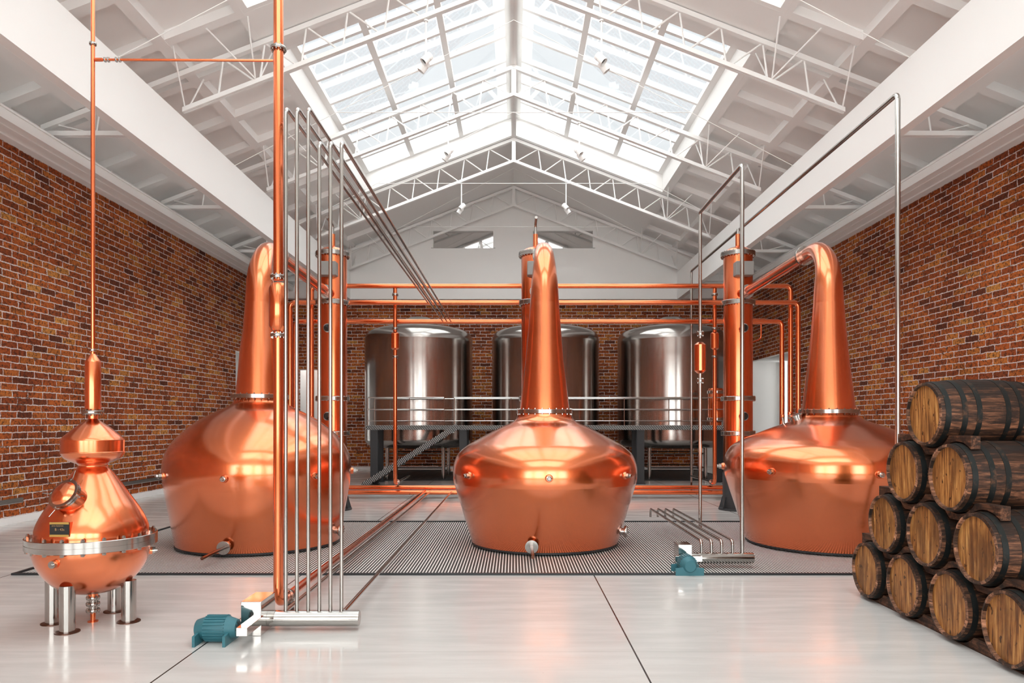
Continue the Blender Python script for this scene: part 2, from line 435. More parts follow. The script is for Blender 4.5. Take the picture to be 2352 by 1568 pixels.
# cornices
for s, nm, k in ((-1, 'left', 5), (1, 'right', 6)):
    m = MB().box(s*9.86, s*(WX+.3), YF, YB, EYE+5.90, EYE+6.10).box(s*(WX+.001), s*(WX+.3), YF, YB, EYE+6.1005, EYE+6.75).box(s*9.83, s*10.0, YF, YB, EYE+6.101, EYE+6.14)
    m.box(s*10.06, s*(WX+.3), YF, YB, EYE+5.878, EYE+5.899).box(s*10.33, s*(WX+.3), YF, YB, EYE+5.84, EYE+5.877)
    struct('trim_%d' % k, m, M['white'], 'stepped white cornice above the %s brick wall' % nm, 'cornice', flat=True)
for s, nm in ((-1, 'left'), (1, 'right')):
    struct('baseboard_'+nm, MB().box(s*(WX-.06), s*(WX-.001), YF, OY0-.2, 0, .14), M['white'], 'low white skirting at the foot of the %s brick wall' % nm, 'baseboard', flat=True)
struct('baseboard_back', MB().box(-DX0+.05, DX0-.05, YB-.06, YB-.001, 0, .12), M['white'], 'low white skirting at the foot of the back wall', 'baseboard', flat=True)

# roof: coffered outer strips, flush inner strips, skylights
SKY = [(-6.84, 2.98), (4.82, 14.64), (16.48, 26.30)]
SX0, SX1 = .085, 5.40
m = MB()
def slab(mb, s, x0, x1, y0, y1, o, t):
    mb.prism([(s*x0, roofz(x0)+o), (s*x1, roofz(x1)+o), (s*x1, roofz(x1)+o+t), (s*x0, roofz(x0)+o+t)], 'y', y0, y1)
gaps = [(YF-.3, SKY[0][0]-.121)] + [(SKY[i][1]+.121, SKY[i+1][0]-.121) for i in range(2)] + [(SKY[2][1]+.121, YB+.4)]
trusses = [15.8 + 5.37*k for k in range(4)]
ribs = []
for k in range(-4, 4):
    y = 15.8 + 5.37*k
    ribs += [(y-1.16, y-.92), (y+.45, y+.68), (y+2.55, y+2.80)]
for s in (-1, 1):
    slab(m, s, SX1+.121, 11.2, YF-.3, YB+.4, .20, .25)
    for y0, y1 in gaps: slab(m, s, 0, SX1+.12, y0, y1, 0, .45)
    slab(m, s, SX1+.121, SX1+.25, YF-.3, YB+.4, 0, .22)
    for xr in (7.08, 9.33): slab(m, s, xr, xr+.22, YF-.3, YB+.4, 0, .22)
    for y0, y1 in ribs:
        if y1 < YB: slab(m, s, SX1+.122, 10.9, y0, y1, .003, .22)
struct('ceiling', m, M['ceiling'], 'pitched white coffered roof underside over the hall', 'ceiling', flat=True)
struct('trim_7', MB().prism([(-SX0, roofz(SX0)-.02), (0, RZ-.02), (SX0, roofz(SX0)-.02), (SX0, RZ+.8), (-SX0, RZ+.8)], 'y', YF-.3, GY), M['ceiling'], 'white ridge beam along the top of the roof', 'beam', flat=True)
WELL = .70
wn = 0
for (y0, y1) in SKY[1:]:
    for s in (-1, 1):
        wn += 1
        e = thing('window_%d' % wn, 'large gridded roof skylight %s the ridge, %s' % ('left of' if s < 0 else 'right of', 'over the front bays and mostly above the view' if y0 < 10 else 'over the stills'), 'skylight', (s*2.7, (y0+y1)/2, roofz(2.7)+WELL)); e['kind'] = 'structure'
        w = MB()
        w.prism([(s*SX1, roofz(SX1)), (s*(SX1+.12), roofz(SX1+.12)), (s*(SX1+.12), roofz(SX1)+WELL+.1), (s*SX1, roofz(SX1)+WELL+.1)], 'y', y0, y1)
        for ya, yb in ((y0-.12, y0), (y1, y1+.12)): slab(w, s, SX0+.002, SX1+.12, ya, yb, .45 if False else .003, WELL+.1)
        w.build('skylight_well', M['white'], e, flat=True)
        g = MB(); bw = .06
        nx = [SX0+.08, 1.90, 3.68, SX1-.08]
        for i, xm in enumerate(nx):
            hw = .075 if i in (1, 2) else .08
            slab(g, s, xm-hw, xm+hw, y0+.003, y1-.003, WELL-.06, .14)
        ncell = 7
        for k in range(ncell+1):
            yk = y0 + (y1-y0)*k/ncell; yk = min(max(yk, y0+.06), y1-.06)
            slab(g, s, SX0+.01, SX1-.01, yk-.055, yk+.055, WELL-.055, .13)
        g.build('window_frame', M['white'], e, flat=True)
        p = MB(); slab(p, s, SX0+.02, SX1-.02, y0+.01, y1-.01, WELL+.02, .012)
        p.build('pane', M['glass'], e, flat=True)
# behind the viewer one more pair of openings, same build
for s in (-1, 1):
    e = thing('window_%d' % (6+(s+3)//2), 'roof skylight %s the ridge at the front end of the hall, behind the viewer' % ('left of' if s < 0 else 'right of'), 'skylight', (s*2.7, -2, roofz(2.7)+WELL)); e['kind'] = 'structure'
    w = MB(); y0, y1 = SKY[0]
    w.prism([(s*SX1, roofz(SX1)), (s*(SX1+.12), roofz(SX1+.12)), (s*(SX1+.12), roofz(SX1)+WELL+.1), (s*SX1, roofz(SX1)+WELL+.1)], 'y', y0, y1)
    for ya, yb in ((y0-.12, y0), (y1, y1+.12)): slab(w, s, SX0+.002, SX1+.12, ya, yb, .003, WELL+.1)
    w.build('skylight_well', M['white'], e, flat=True)
    g = MB()
    for xm in (SX0+.08, 1.90, 3.68, SX1-.08): slab(g, s, xm-.075, xm+.075, y0+.003, y1-.003, WELL-.06, .14)
    for k in range(8): slab(g, s, SX0+.01, SX1-.01, y0+(y1-y0-.12)*k/7, y0+(y1-y0-.12)*k/7+.11, WELL-.055, .13)
    g.build('window_frame', M['white'], e, flat=True)

# ------------------------------------------------------------------ roof trusses
def make_truss(y, label):
    t = thing('roof_truss', label, 'truss', (0, y, 0), 'white lattice roof trusses')
    AP = EYE + 9.58
    zb = lambda x: AP - TAN*abs(x)
    W = M['white']
    for s in (-1, 1):
        mb = MB()
        for yy in (-.065, .012):
            mb.prism([(0, zb(0)), (s*7.22, zb(7.22)), (s*7.22, zb(7.22)+.10), (0, zb(0)+.10)], 'y', y+yy, y+yy+.053)
        mb.prism([(0, zb(0)+.03), (s*7.22, zb(7.22)+.03), (s*7.22, zb(7.22)+.08), (0, zb(0)+.08)], 'y', y-.02, y+.02)
        mb.build('bottom_chord', W, t, flat=True)
        mb = MB(); mb.prism([(0, RZ-.135), (s*7.22, roofz(7.22)-.135), (s*7.22, roofz(7.22)-.022), (0, RZ-.022)], 'y', y-.07, y+.07)
        mb.build('top_chord', W, t, flat=True)
        rr = .021
        for i in range(1, 8):
            T = .908*i; top = (s*T, y, roofz(T)-.12)
            MB().cyl(top, (s*min(T+.1, 7.2), y, zb(T+.1)+.08), rr, seg=8).build('web_post', W, t)
            MB().cyl((s*(T-.04), y, roofz(T-.04)-.12), (s*(T-.908+.2 if i > 1 else .1), y, zb(T-.7 if i > 1 else .1)+.08), rr, seg=8).build('web_diagonal', W, t)
        for xb in (5.62, 7.16):
            for dy in (-.92, .56):
                MB().cyl((s*xb, y+(.08 if dy > 0 else -.08), zb(xb)+.09), (s*(xb-.14), y+dy, roofz(xb-.14)-.004), .018, seg=8).build('knee_brace', W, t)
            if xb < 6: MB().cyl((s*xb, y-.08, zb(xb)+.09), (s*6.28, y-1.05, roofz(6.28)-.004), .018, seg=8).build('knee_brace', W, t)
        # outer bay: flat tie below the eaves rafter
        mb = MB()
        for yy in (-.065, .012): mb.box(s*7.45, s*10.25, y+yy, y+yy+.053, EYE+6.27, EYE+6.37)
        mb.box(s*7.45, s*10.25, y-.02, y+.02, EYE+6.30, EYE+6.35)
        mb.build('eaves_tie', W, t, flat=True)
        MB().prism([(s*7.222, roofz(7.222)-.135), (s*10.3, roofz(10.3)-.135), (s*10.3, roofz(10.3)-.022), (s*7.222, roofz(7.222)-.022)], 'y', y-.07, y+.07).build('eaves_rafter', W, t, flat=True)
        MB().cyl((s*9.95, y, roofz(9.95)-.13), (s*9.30, y, EYE+6.36), .015, seg=8).build('web_diagonal', W, t)
        MB().cyl((s*9.05, y, roofz(9.05)-.13), (s*9.12, y, EYE+6.36), .018, seg=8).build('web_post', W, t)
    MB().box(-.07, .07, y-.06, y+.06, zb(0)+.06, RZ-.03).build('king_post', W, t, flat=True)
    return t
tl = ['white lattice roof truss nearest the viewer, crossing the skylights', 'white lattice roof truss across the middle of the skylights', 'white lattice roof truss just beyond the far end of the skylights', 'white lattice roof truss close against the gable wall']
T0 = make_truss(trusses[0], tl[0])
for k in range(1, 4): dup(T0, (0, min(trusses[k], GY-.12) if k == 3 else trusses[k], 0), tl[k])
# cross ties of thin cable in the middle of each bay
def tie(y, label):
    t = thing('tie_cable', label, 'cable', (0, y, RZ-.1), 'thin white tie cables')
    for s in (-1, 1):
        MB().cyl((0, y, EYE+10.38), (s*7.2, y, EYE+6.62), .009, seg=6).build('cable', M['white'], t)
    MB().cyl((-4.55, y, EYE+8.0), (4.55, y, EYE+8.0), .011, seg=6).build('cross_cable', M['white'], t)
    return t
tt = tie(18.6, 'thin white tie cable between the two trusses nearest the viewer')
dup(tt, (0, 24.1, RZ-.1), 'thin white tie cable at the far end of the skylights')
dup(tt, (0, 29.4, RZ-.1), 'thin white tie cable in front of the gable wall')
dup(tt, (0, 13.1, RZ-.1), 'thin white tie cable nearest the viewer, high at the top corners')

# pendant spot lamps
def lamp(s, y, label):
    x = s*1.92; zt_ = EYE + 9.58 - TAN*1.92 - .005
    t = thing('pendant_spotlight', label, 'lamp', (x, y, zt_), 'white pendant spotlights under the trusses')
    MB().cyl((x, y, zt_), (x, y, zt_-.86), .022, seg=12).lathe([(.05,0),(.05,.03),(.022,.05)], (x, y, zt_-.05), (0,0,1), 12).build('rod', M['white'], t)
    for k, (d, off) in enumerate((((s*.62, -.22, -.72), (-.04*s, -.09, -.90)), ((s*.56, .05, -.76), (.05*s, .09, -.99)))):
        d = Vector(d).normalized(); o = Vector((x, y, zt_)) + Vector(off) - d*.12
        h = MB(); h.lathe([(a_*.78, b_*.78) for a_, b_ in [(.06,0),(.105,.02),(.115,.05),(.115,.12),(.108,.125),(.108,.135),(.115,.14),(.108,.155),(.108,.165),(.115,.17),(.115,.32),(.10,.32),(.095,.25)]], o, d, 20)
        hh = h.build('lamp_head', M['white'], t)
        MB().lathe([(.07,.203),(.001,.205)], o, d, 20).build('lens', M['glass_dark'], hh)
    MB().box(x-.05, x+.05, y-.12, y+.14, zt_-.93, zt_-.88).build('bracket', M['white'], t)
    return t
names = ['nearest the viewer', 'in front of the far end of the skylights', 'before the gable wall']
for s, sd in ((-1, 'left'), (1, 'right')):
    for k in range(3):
        lamp(s, trusses[k], 'white pendant spotlight %s of the ridge, %s' % (sd, names[k]))

# ------------------------------------------------------------------ floor gratings
def grating(name, x0, x1, y0, y1, px, py, bw, cw, label, fr=.05, bar='gbar'):
    e = thing(name, label, 'grating', ((x0+x1)/2, (y0+y1)/2, 0))
    m = MB(); n = int((x1-x0)/px)
    for i in range(1, n):
        x = x0 + (x1-x0)*i/n; m.box(x-bw/2, x+bw/2, y0+fr, y1-fr, .0032, .006)
    m.build('bearing_bars', M[bar], e, flat=True)['kind'] = 'stuff'
    m = MB(); n = int((y1-y0)/py)
    for i in range(1, n):
        y = y0 + (y1-y0)*i/n; m.box(x0+fr, x1-fr, y-cw/2, y+cw/2, .0005, .003)
    m.build('cross_bars', M['gbar'], e, flat=True)['kind'] = 'stuff'
    m = MB().box(x0, x1, y0, y0+fr, .001, .028).box(x0, x1, y1-fr, y1, .001, .028).box(x0, x0+fr, y0+fr, y1-fr, .001, .028).box(x1-fr, x1, y0+fr, y1-fr, .001, .028)
    m.build('rim', M['black_steel'], e, flat=True)
    return e
M['gbar'] = simple('grate_bars', (.05, .049, .046), .55); M['pale_bar'] = simple('pale_grate_bars', (.88, .87, .85), .5)
grating('floor_grating', -6.95, 7.2, 9.99, 15.4, .0446, .0223, .0155, .0165, 'long floor grating of pale bars over dark mesh under the three copper pot stills', .05, 'pale_bar')
grating('floor_grating', -5.3, 8.2, 26.5, 32.3, .09, .09, .055, .03, 'dark steel floor grating under the raised walkway and steel tanks', .06)

# ------------------------------------------------------------------ copper pot stills
YS = 12.65; YC = 17.6
XS = (-4.44, .54, 5.51)
GZ = .03
def pot_still(x, lower, upper, zf, rf, neck0, label, plugs, drain_deg, noz_deg, zplug, rplug, hatch=False, dlen=.92):
    t = thing('pot_still', label, 'still', (x, YS, GZ), 'three large copper pot stills')
    o = (x, YS, 0)
    prof = [(lower[0][0]-.05, GZ)] + [lower[0]] + lower[1:]
    MB().lathe(prof, o, seg=96).build('pot_base', M['copper'], t)
    MB().lathe([(lower[0][0]+.012, GZ), (lower[0][0]+.012, GZ+.03), (lower[0][0]-.03, GZ+.035)], o, seg=96).build('foot_ring', M['black_steel'], t)
    MB().lathe(smooth_prof(upper, 8), o, seg=96, cap=False).build('pot_shoulder', M['copper'], t, sharp=25)
    MB().flange((x, YS, zf), (0,0,1), rf, .075, 24, .011, .018, seg=72).build('neck_flange', M['flange'], t)
    # swan neck: tapering, then swept back towards the column
    rb = neck0; pts = []; rad = []
    zs = [(zf+.03, rb), (zf+.35, rb-.035), (3.2 if zf < 2.5 else 3.4, .335), (3.7, .29), (4.2, .252)]
    MB().tube([(x, YS, z) for z, r in zs], [r for z, r in zs], seg=56, cap=False).build('neck', M['copper'], t, sharp=60)
    bendR = .68; z0 = 4.59
    pts = [(x, YS, 4.2), (x, YS, 4.4), (x, YS, z0)]; rad = [.252, .242, .230]
    for k in range(1, 13):
        a = PI/2*k/12; pts.append((x, YS + bendR*(1-math.cos(a)), z0 + bendR*math.sin(a))); rad.append(.230 - (.230-.135)*(k/12)**.85)
    pts.append((x, YS+1.0, z0+bendR)); rad.append(.128)
    MB().tube(pts, rad, seg=56, cap=False).build('swan_neck', M['copper'], t, sharp=60)
    za = z0+bendR; ye = YC-.345-.16
    MB().flange((x, YS+1.03, za), (0,1,0), .185, .05, 12, .010, .016).build('arm_flange', M['flange'], t)
    MB().tube([(x, YS+1.05, za), (x, ye-.012, za-.06)], .112, seg=32).build('lyne_arm', M['copper_pipe'], t)
    MB().flange((x, ye-.042, za-.06), (0,1,0), .165, .05, 10, .010, .016).build('arm_flange', M['flange'], t)
    for a in plugs:
        d = Vector((math.sin(a), -math.cos(a), 0)); p = Vector((x, YS, zplug)) + d*(rplug-.02)
        c = MB().lathe([(.062,0),(.06,.04),(.05,.055)], p, d, 24).build('plug', M['copper'], t)
        MB().lathe([(.046,.0),(.046,.07),(.03,.075),(.03,.10),(.026,.105)], p + d*.03, d, 6).build('plug_cap', M['steel'], c)
    # drain flange with a short pipe
    a = math.radians(drain_deg); d = Vector((math.sin(a), -math.cos(a), 0)); rz = lower[0][0] + (lower[1][0]-lower[0][0])*.12
    p = Vector((x, YS, .175)) + d*(rz-.05); d = Vector((0,-1,0))
    f = MB(); f.lathe([(.075,0),(.075,.13)], p, d, 28).flange(p + d*.15, d, .105, .035, 10, .007, .006, 40); dr = f.build('drain_flange', M['steel'], t)
    MB().cyl(p + d*.17, p + d*dlen - Vector((0,0,.02)), .026, seg=16).build('drain_pipe', M['copper_dark'], dr)
    a = math.radians(noz_deg); d = Vector((math.sin(a), -math.cos(a), 0)); p = Vector((x, YS, .27)) + d*(rz-.02)
    MB().lathe([(.06,0),(.06,.13)], p, d, 24).flange(p + d*.14, d, .10, .04, 10, .009, .012, 36).build('side_nozzle', M['steel'], t)
    if hatch:
        a = math.radians(-52)
        for k, (aa, zz, rr_) in enumerate(((-110, 2.07, .74), (-106, 2.115, .62))):
            ar = math.radians(aa); p = Vector((x + rr_*math.sin(ar), YS - rr_*math.cos(ar), zz))
            v = MB().lathe([(.03,0),(.022,.03),(.022,.14),(.03,.15)], p, (-.15,-.1,1), 14).build('valve', M['steel'], t)
            MB().lathe([(.036,.15),(.036,.18),(.03,.19)], p, (-.15,-.1,1), 14).build('valve_cap', M['copper_pipe'], v)
        ar = math.radians(-92); p = Vector((x + .52*math.sin(ar), YS - .52*math.cos(ar), 2.13))
        MB().lathe([(.12,0),(.12,.10),(.14,.10),(.14,.13),(.08,.145),(.0,.145)], p, (math.sin(ar)*.35, -math.cos(ar)*.35, 1), 32).build('hatch', M['steel'], t)
    return t
ring = lambda a0, n=7: [math.radians(a0) + 2*PI*k/n for k in range(n)]
pot_still(XS[1], [(1.265,.03),(1.585,1.085)], [(1.585,1.085),(1.60,1.18),(1.60,1.30),(1.572,1.45),(1.50,1.585),(1.36,1.71),(1.21,1.80),(.82,2.01),(.60,2.105),(.505,2.18),(.465,2.27)], 2.305, .49, .437,
          'middle copper pot still on the grating with a low sloping shoulder', ring(0), -12, 73, 1.26, 1.60)
pot_still(XS[0], [(1.356,.03),(1.535,1.035)], [(1.535,1.035),(1.55,1.15),(1.56,1.32),(1.535,1.52),(1.46,1.70),(1.30,1.90),(1.04,2.12),(.77,2.28),(.55,2.385),(.46,2.45),(.425,2.53)], 2.565, .485, .41,
          'copper pot still with a tall round onion shoulder, behind the vertical pipes', ring(0), -2, 80, 1.25, 1.56)
pot_still(XS[2], [(1.38,.03),(1.75,1.18)], [(1.75,1.18),(1.765,1.27),(1.765,1.38),(1.735,1.54),(1.63,1.70),(1.47,1.80),(1.30,1.88),(.92,2.035),(.66,2.125),(.51,2.20),(.455,2.275)], 2.305, .50, .437,
          'widest copper pot still, partly hidden by the stacked barrels', ring(0), 8, 80, 1.33, 1.77, True, .4)

# ------------------------------------------------------------------ rectifying columns
def column(x, label, bare):
    t = thing('still_column', label, 'column', (x, YC, 0), 'tall copper columns behind the pot stills')
    o = (x, YC, 0)
    sk = MB().lathe([(.36,.04),(.36,.9)], o, seg=40).lathe([(.46,0),(.46,.04),(.36,.045)], o, seg=40)
    for k in range(8):
        a = 2*PI*(k+.5)/8; ca, sa = math.cos(a), math.sin(a); q = [Vector((x+ca*r - sa*w, YC+sa*r + ca*w, z)) for w in (-.008, .008) for r, z in ((.355,.04),(.45,.04),(.37,.32),(.355,.32))]
        sk.add(q, [(0,1,2,3),(4,7,6,5),(0,4,5,1),(1,5,6,2),(2,6,7,3),(3,7,4,0)])
    sk.build('skirt', M['grey_steel'], t)
    R = .345
    MB().lathe([(R,.901),(R,6.2)], o, seg=56).build('column_shell', M['copper_pipe'], t)
    MB().lathe([(R,6.2),(.335,6.25),(.29,6.31),(.2,6.36),(.09,6.385),(.065,6.41)], o, seg=48).build('dome_cap', M['copper_pipe'], t, sharp=60)
    for z, tk in ((6.20,.11),(5.02,.11),(2.70,.10),(1.86,.10)):
        MB().flange((x, YC, z), (0,0,1), .41, tk, 28, .011, .016, 56).build('flange', M['flange'], t)
    MB().cyl((x, YC, 6.38), (x, YC, 6.70), .062, seg=24).build('top_pipe', M['copper_pipe'], t)
    if bare == 'pipe': MB().cyl((x, YC, 6.70), (x, YC, 6.83), .034, seg=16).build('vent_pipe', M['steel'], t)
    else: MB().tube([(x, YC, 6.70), (x, YC, 6.93), (x, YC-.55, 6.96)], .034, .08).build('vent_pipe', M['steel'], t)
    bx = MB().bbox(x-.21, x+.21, YC-.56, YC-.30, 5.60, 5.93, .012); bx.build('control_box', M['grey_box'], t, flat=True)
    for z in (4.36, 2.27):
        p = MB().lathe([(.085,0),(.085,.14)], (x, YC-.33, z), (0,-1,0), 28).build('porthole', M['copper_pipe'], t)
        MB().lathe([(.088,.135),(.105,.14),(.105,.165),(.085,.17),(.082,.15)], (x, YC-.33, z), (0,-1,0), 28).build('porthole_rim', M['steel'], p)
        MB().lathe([(.083,.155),(.001,.158)], (x, YC-.33, z), (0,-1,0), 28).build('sight_glass', M['glass_dark'], p)
    MB().cyl((x, YC-.33, 5.21), (x, YC-.505, 5.21), .125, seg=28).build('arm_socket', M['copper_pipe'], t)
    return t
column(-4.41, 'copper column behind the onion-shouldered still and the vertical pipes', 'bend')
column(.53, 'copper column mostly hidden behind the middle still', 'bend')
column(5.46, 'copper column by the widest still, joined to its sloping arm', 'pipe')

# ------------------------------------------------------------------ copper header pipes and floor header
HR = .066
def header(name, y, z, x0, x1, zb, label, joints=()):
    t = thing(name, label, 'pipe', ((x0+x1)/2, y, zb), 'copper header pipes across the back')
    MB().tube([(x0, y, zb), (x0, y, z), (x1, y, z), (x1, y, zb)] if x0 is not None else [], HR, .16, 20).build('pipe_run', M['copper_pipe'], t)
    return t
header('header_pipe', 20.00, 5.90, -5.59, 7.66, .0, 'uppermost copper pipe crossing the hall below the white beam')
header('header_pipe', 19.62, 5.38, -6.07, 7.72, .0, 'middle copper pipe crossing the hall, widest of the three')
h3 = header('header_pipe', 20.22, 4.95, -6.12, 7.50, .0, 'lowest copper pipe crossing in front of the steel tank tops')
MB().cyl((6.62, 20.22, 4.95), (7.02, 20.22, 4.95), .085, seg=24).build('sleeve', M['copper_pipe'], h3)
MB().tube([(6.92, 20.22, 4.88), (6.92, 20.22, 4.47), (6.55, 20.1, 4.32)], .022, .08).build('branch_pipe', M['copper_pipe'], h3)
for z, yy, nm in ((.29, 20.42, 'upper of the two copper pipes lying across the floor behind the stills'), (.16, 20.32, 'lower of the two copper pipes lying across the floor behind the stills')):
    e = thing('floor_pipe', nm, 'pipe', (.8, yy, z), 'copper pipes along the floor')
    MB().tube([(-5.9, yy, z), (7.3, yy, z)], .064, seg=20).build('pipe_run', M['copper_pipe'], e)
    f = MB()
    for xx in (-5.2, .5, 6.4): f.box(xx-.03, xx+.03, yy-.04, yy+.04, 0, z-.06)
    f.build('support', M['grey_steel'], e)

def drop(x, label):
    y = 19.83
    t = thing('drop_pipe', label, 'pipe', (x, y, .4), 'copper drop pipes with canisters')
    MB().tube([(x, 20.0, 5.83), (x, 20.0, 4.62)], .056).build('upper_pipe', M['copper_pipe'], t)
    MB().tube([(x, 20.0, 4.15), (x, 20.0, .45), (x, 20.32-.06, .45)], .056, .14).build('lower_pipe', M['copper_pipe'], t)
    MB().lathe([(.057,4.13),(.07,4.135),(.115,4.18),(.115,4.58),(.07,4.625),(.057,4.63)], (x, 20.0, 0), seg=32).build('canister', M['copper_pipe'], t)
    for z in (5.66, 4.72, 3.94): MB().flange((x, 20.0, z), (0,0,1), .085, .05, 8, .010, .018, 28).build('flange', M['flange'], t)
    MB().flange((x, 20.30, .45), (0,1,0), .085, .06, 8, .010, .016, 28).build('end_flange', M['flange'], t)
    MB().tube([(x, 20.34, .45), (x, 22.655, .45)], .032).build('transfer_pipe', M['steel'], t)
    return t
drop(-3.28, 'copper drop pipe with canister in front of the tank nearest the vertical pipes')
drop(5.56, 'copper drop pipe with canister beside the column of the widest still')

# ------------------------------------------------------------------ steel tanks
YT = 28.4; TX = (-3.72, 1.24, 6.19); TR = 2.10
def tank(x, label):
    t = thing('storage_tank', label, 'tank', (x, YT, 0), 'three stainless steel tanks behind the walkway')
    o = (x, YT, 0)
    prof = smooth_prof([(1.55,1.16),(1.80,1.20),(1.99,1.28),(2.085,1.42),(TR,1.6),(TR,2.4)], 5) + smooth_prof([(TR,2.42),(TR,4.9),(TR,5.30),(2.06,5.50),(1.95,5.64),(1.74,5.74),(1.2,5.87),(.62,5.95),(.5,5.965)], 6)
    MB().lathe(prof, o, seg=96).build('tank_shell', M['steel_tank'], t, sharp=50)
    MB().lathe([(.66,5.93),(.66,6.02),(.70,6.03),(.70,6.06),(.40,6.24),(.0,6.25)], o, seg=48).build('manway_lid', M['steel'], t)
    for k in range(4):
        a = PI/4 + PI/2*k; px, py = x + 1.5*math.cos(a), YT + 1.5*math.sin(a)
        MB().cyl((px, py, 0), (px, py, 1.22), .07, seg=16).build('leg', M['steel'], t)
    for z in (.42, .95):
        m = MB(); r = 1.5/math.sqrt(2)
        for sx in (-1, 1):
            m.cyl((x+sx*r, YT-r, z), (x+sx*r, YT+r, z), .022, seg=8).cyl((x-r, YT+sx*r, z), (x+r, YT+sx*r, z), .022, seg=8)
        m.build('leg_brace', M['steel'], t)
    return t
k0 = tank(TX[0], 'steel storage tank nearest the vertical pipes, above the stair')
dup(k0, (TX[1], YT, 0), 'steel storage tank directly behind the neck of the middle still')
dup(k0, (TX[2], YT, 0), 'steel storage tank by the copper column of the widest still')

# ------------------------------------------------------------------ raised walkway, stair and small copper vessel
PX0, PX1, PY0, PY1 = -5.08, 7.75, 24.9, 26.15
w = thing('walkway', 'dark steel walkway with thin handrails in front of the steel tanks', 'walkway', (1.3, 25.5, 0))
MB().box(PX0, PX1, PY0+.03, PY1-.03, 1.99, 2.03).build('deck', M['tread'], w, flat=True)
MB().box(PX0, PX1, PY0, PY0+.03, 1.88, 2.03).box(PX0, PX1, PY1-.03, PY1, 1.88, 2.03).box(PX0, PX0+.03, PY0+.03, PY1-.03, 1.88, 1.99).build('fascia', M['tread'], w, flat=True)
for x in (-4.82, -1.75, 1.3, 4.38, 7.4):
    for y in (PY0+.14, PY1-.2):
        MB().box(x-.13, x+.13, y-.1, y-.08, 0, 1.88).box(x-.13, x+.13, y+.08, y+.1, 0, 1.88).box(x-.012, x+.012, y-.08, y+.08, 0, 1.88).box(x-.16, x+.16, y-.14, y+.14, 0, .02).build('leg', M['grey_steel'], w, flat=True)
rx0 = -2.05
for (xa, xb, yy) in ((rx0, PX1-.03, PY0+.015), (PX0+.05, PX1-.03, PY1-.05)):
    for z, r in ((2.99,.021),(2.585,.016),(2.19,.014)):
        MB().cyl((xa, yy, z), (xb, yy, z), r, seg=10).build('handrail', M['steel'], w)
    n = max(2, int((xb-xa)/1.9))
    for k in range(n+1):
        xx = xa + (xb-xa)*k/n
        MB().cyl((xx, yy, 1.96), (xx, yy, 2.99), .014, seg=8).build('rail_post', M['steel'], w)
for z, r in ((2.99,.021),(2.585,.016),(2.19,.014)):
    MB().cyl((PX0+.05, PY0+.02, z), (rx0-.35, PY0+.02, z), r, seg=10).build('handrail', M['steel'], w)
for xx in (PX0+.05, -3.6, rx0-.35): MB().cyl((xx, PY0+.02, 1.96), (xx, PY0+.02, 2.99), .014, seg=8).build('rail_post', M['steel'], w)
s_ = thing('stair', 'steep dark steel stair climbing to the walkway in front of the first tank', 'stair', (-3.5, 24.5, 0))
sx0, sx1 = -5.08, -1.98
for yy in (24.12, 24.84):
    MB().prism([(sx0, .0), (sx0+.16, .0), (sx1+.16, 1.96), (sx1, 2.06), (sx0, .11)], 'y', yy, yy+.035).build('stringer', M['tread'], s_, flat=True)
for k in range(1, 11):
    f = k/11; xx = sx0 + .1 + (sx1-sx0)*f; zz = .02 + 1.95*f
    MB().box(xx-.12, xx+.13, 24.156, 24.839, zz-.02, zz+.01).build('step', M['tread'], s_, flat=True)
v = thing('copper_vessel', 'small upright copper vessel with steel bands standing on the walkway', 'vessel', (7.13, 25.5, 2.03))
MB().lathe([(.20,2.031),(.20,2.14),(.27,2.2),(.27,3.28),(.25,3.33),(.1,3.35)], (7.13, 25.5, 0), seg=36).build('vessel_shell', M['copper_pipe'], v)
for z in (2.25, 3.2):
    MB().flange((7.13, 25.5, z), (0,0,1), .305, .09, 14, .012, .02, 36).build('band', M['steel'], v)

# ------------------------------------------------------------------ pump stations
def motor_mesh(t, o, ax, foot_len):
    """finned motor: o = centre of the back end, ax = axis (unit, horizontal); length .40"""
    ax = Vector(ax); o = Vector(o); side = Vector((-ax.y, ax.x, 0)); r = .118
    b = MB().lathe([(.02,0),(.075,0),(.082,.006),(.112,.09),(r,.10),(r,.30),(.112,.31),(.085,.395),(.06,.40),(.02,.40)], o, ax, 28)
    for k in range(24):
        a = 2*PI*k/24; n = side*math.cos(a) + Vector((0,0,1))*math.sin(a); tn = -side*math.sin(a) + Vector((0,0,1))*math.cos(a)
        q = [o + ax*h + n*rr + tn*w for h in (.10,.30) for rr in (r-.004, r+.010) for w in (-.006,.006)]
        b.add(q, [(0,1,3,2),(4,6,7,5),(0,4,5,1),(2,3,7,6),(0,2,6,4),(1,5,7,3)])
    b.build('motor_body', M['teal'], t)
    f = MB()
    for k in range(10):
        a = 2*PI*k/10; n = side*math.cos(a) + Vector((0,0,1))*math.sin(a); tn = -side*math.sin(a) + Vector((0,0,1))*math.cos(a)
        q = [o + ax*h + n*rr + tn*w for h in (.398,.405) for rr in (.02,.07) for w in (-.007,.007)]
        f.add(q, [(0,1,3,2),(4,6,7,5),(0,4,5,1),(2,3,7,6),(0,2,6,4),(1,5,7,3)])
    f.build('fan_slot', M['black_steel'], t)
    for h in (.05, .335):
        c = o + ax*h; w = .013
        q = [c + ax*a + side*s_ + Vector((0,0,z - c.z)) for a in (-w, w) for s_, z in ((-.195,.0),(.195,.0),(.195,.10),(.09,.112),(-.09,.112),(-.195,.10))]
        MB().add(q, [(0,1,2,3,4,5),(11,10,9,8,7,6)] + [(i, i+6, (i+1)%6+6, (i+1)%6) for i in range(6)]).build('foot_plate', M['teal'], t, flat=True)
m1 = thing('pump_motor', 'teal finned pump motor lying beside the steel housing in the open floor', 'motor', (-2.85, 6.97, 0))
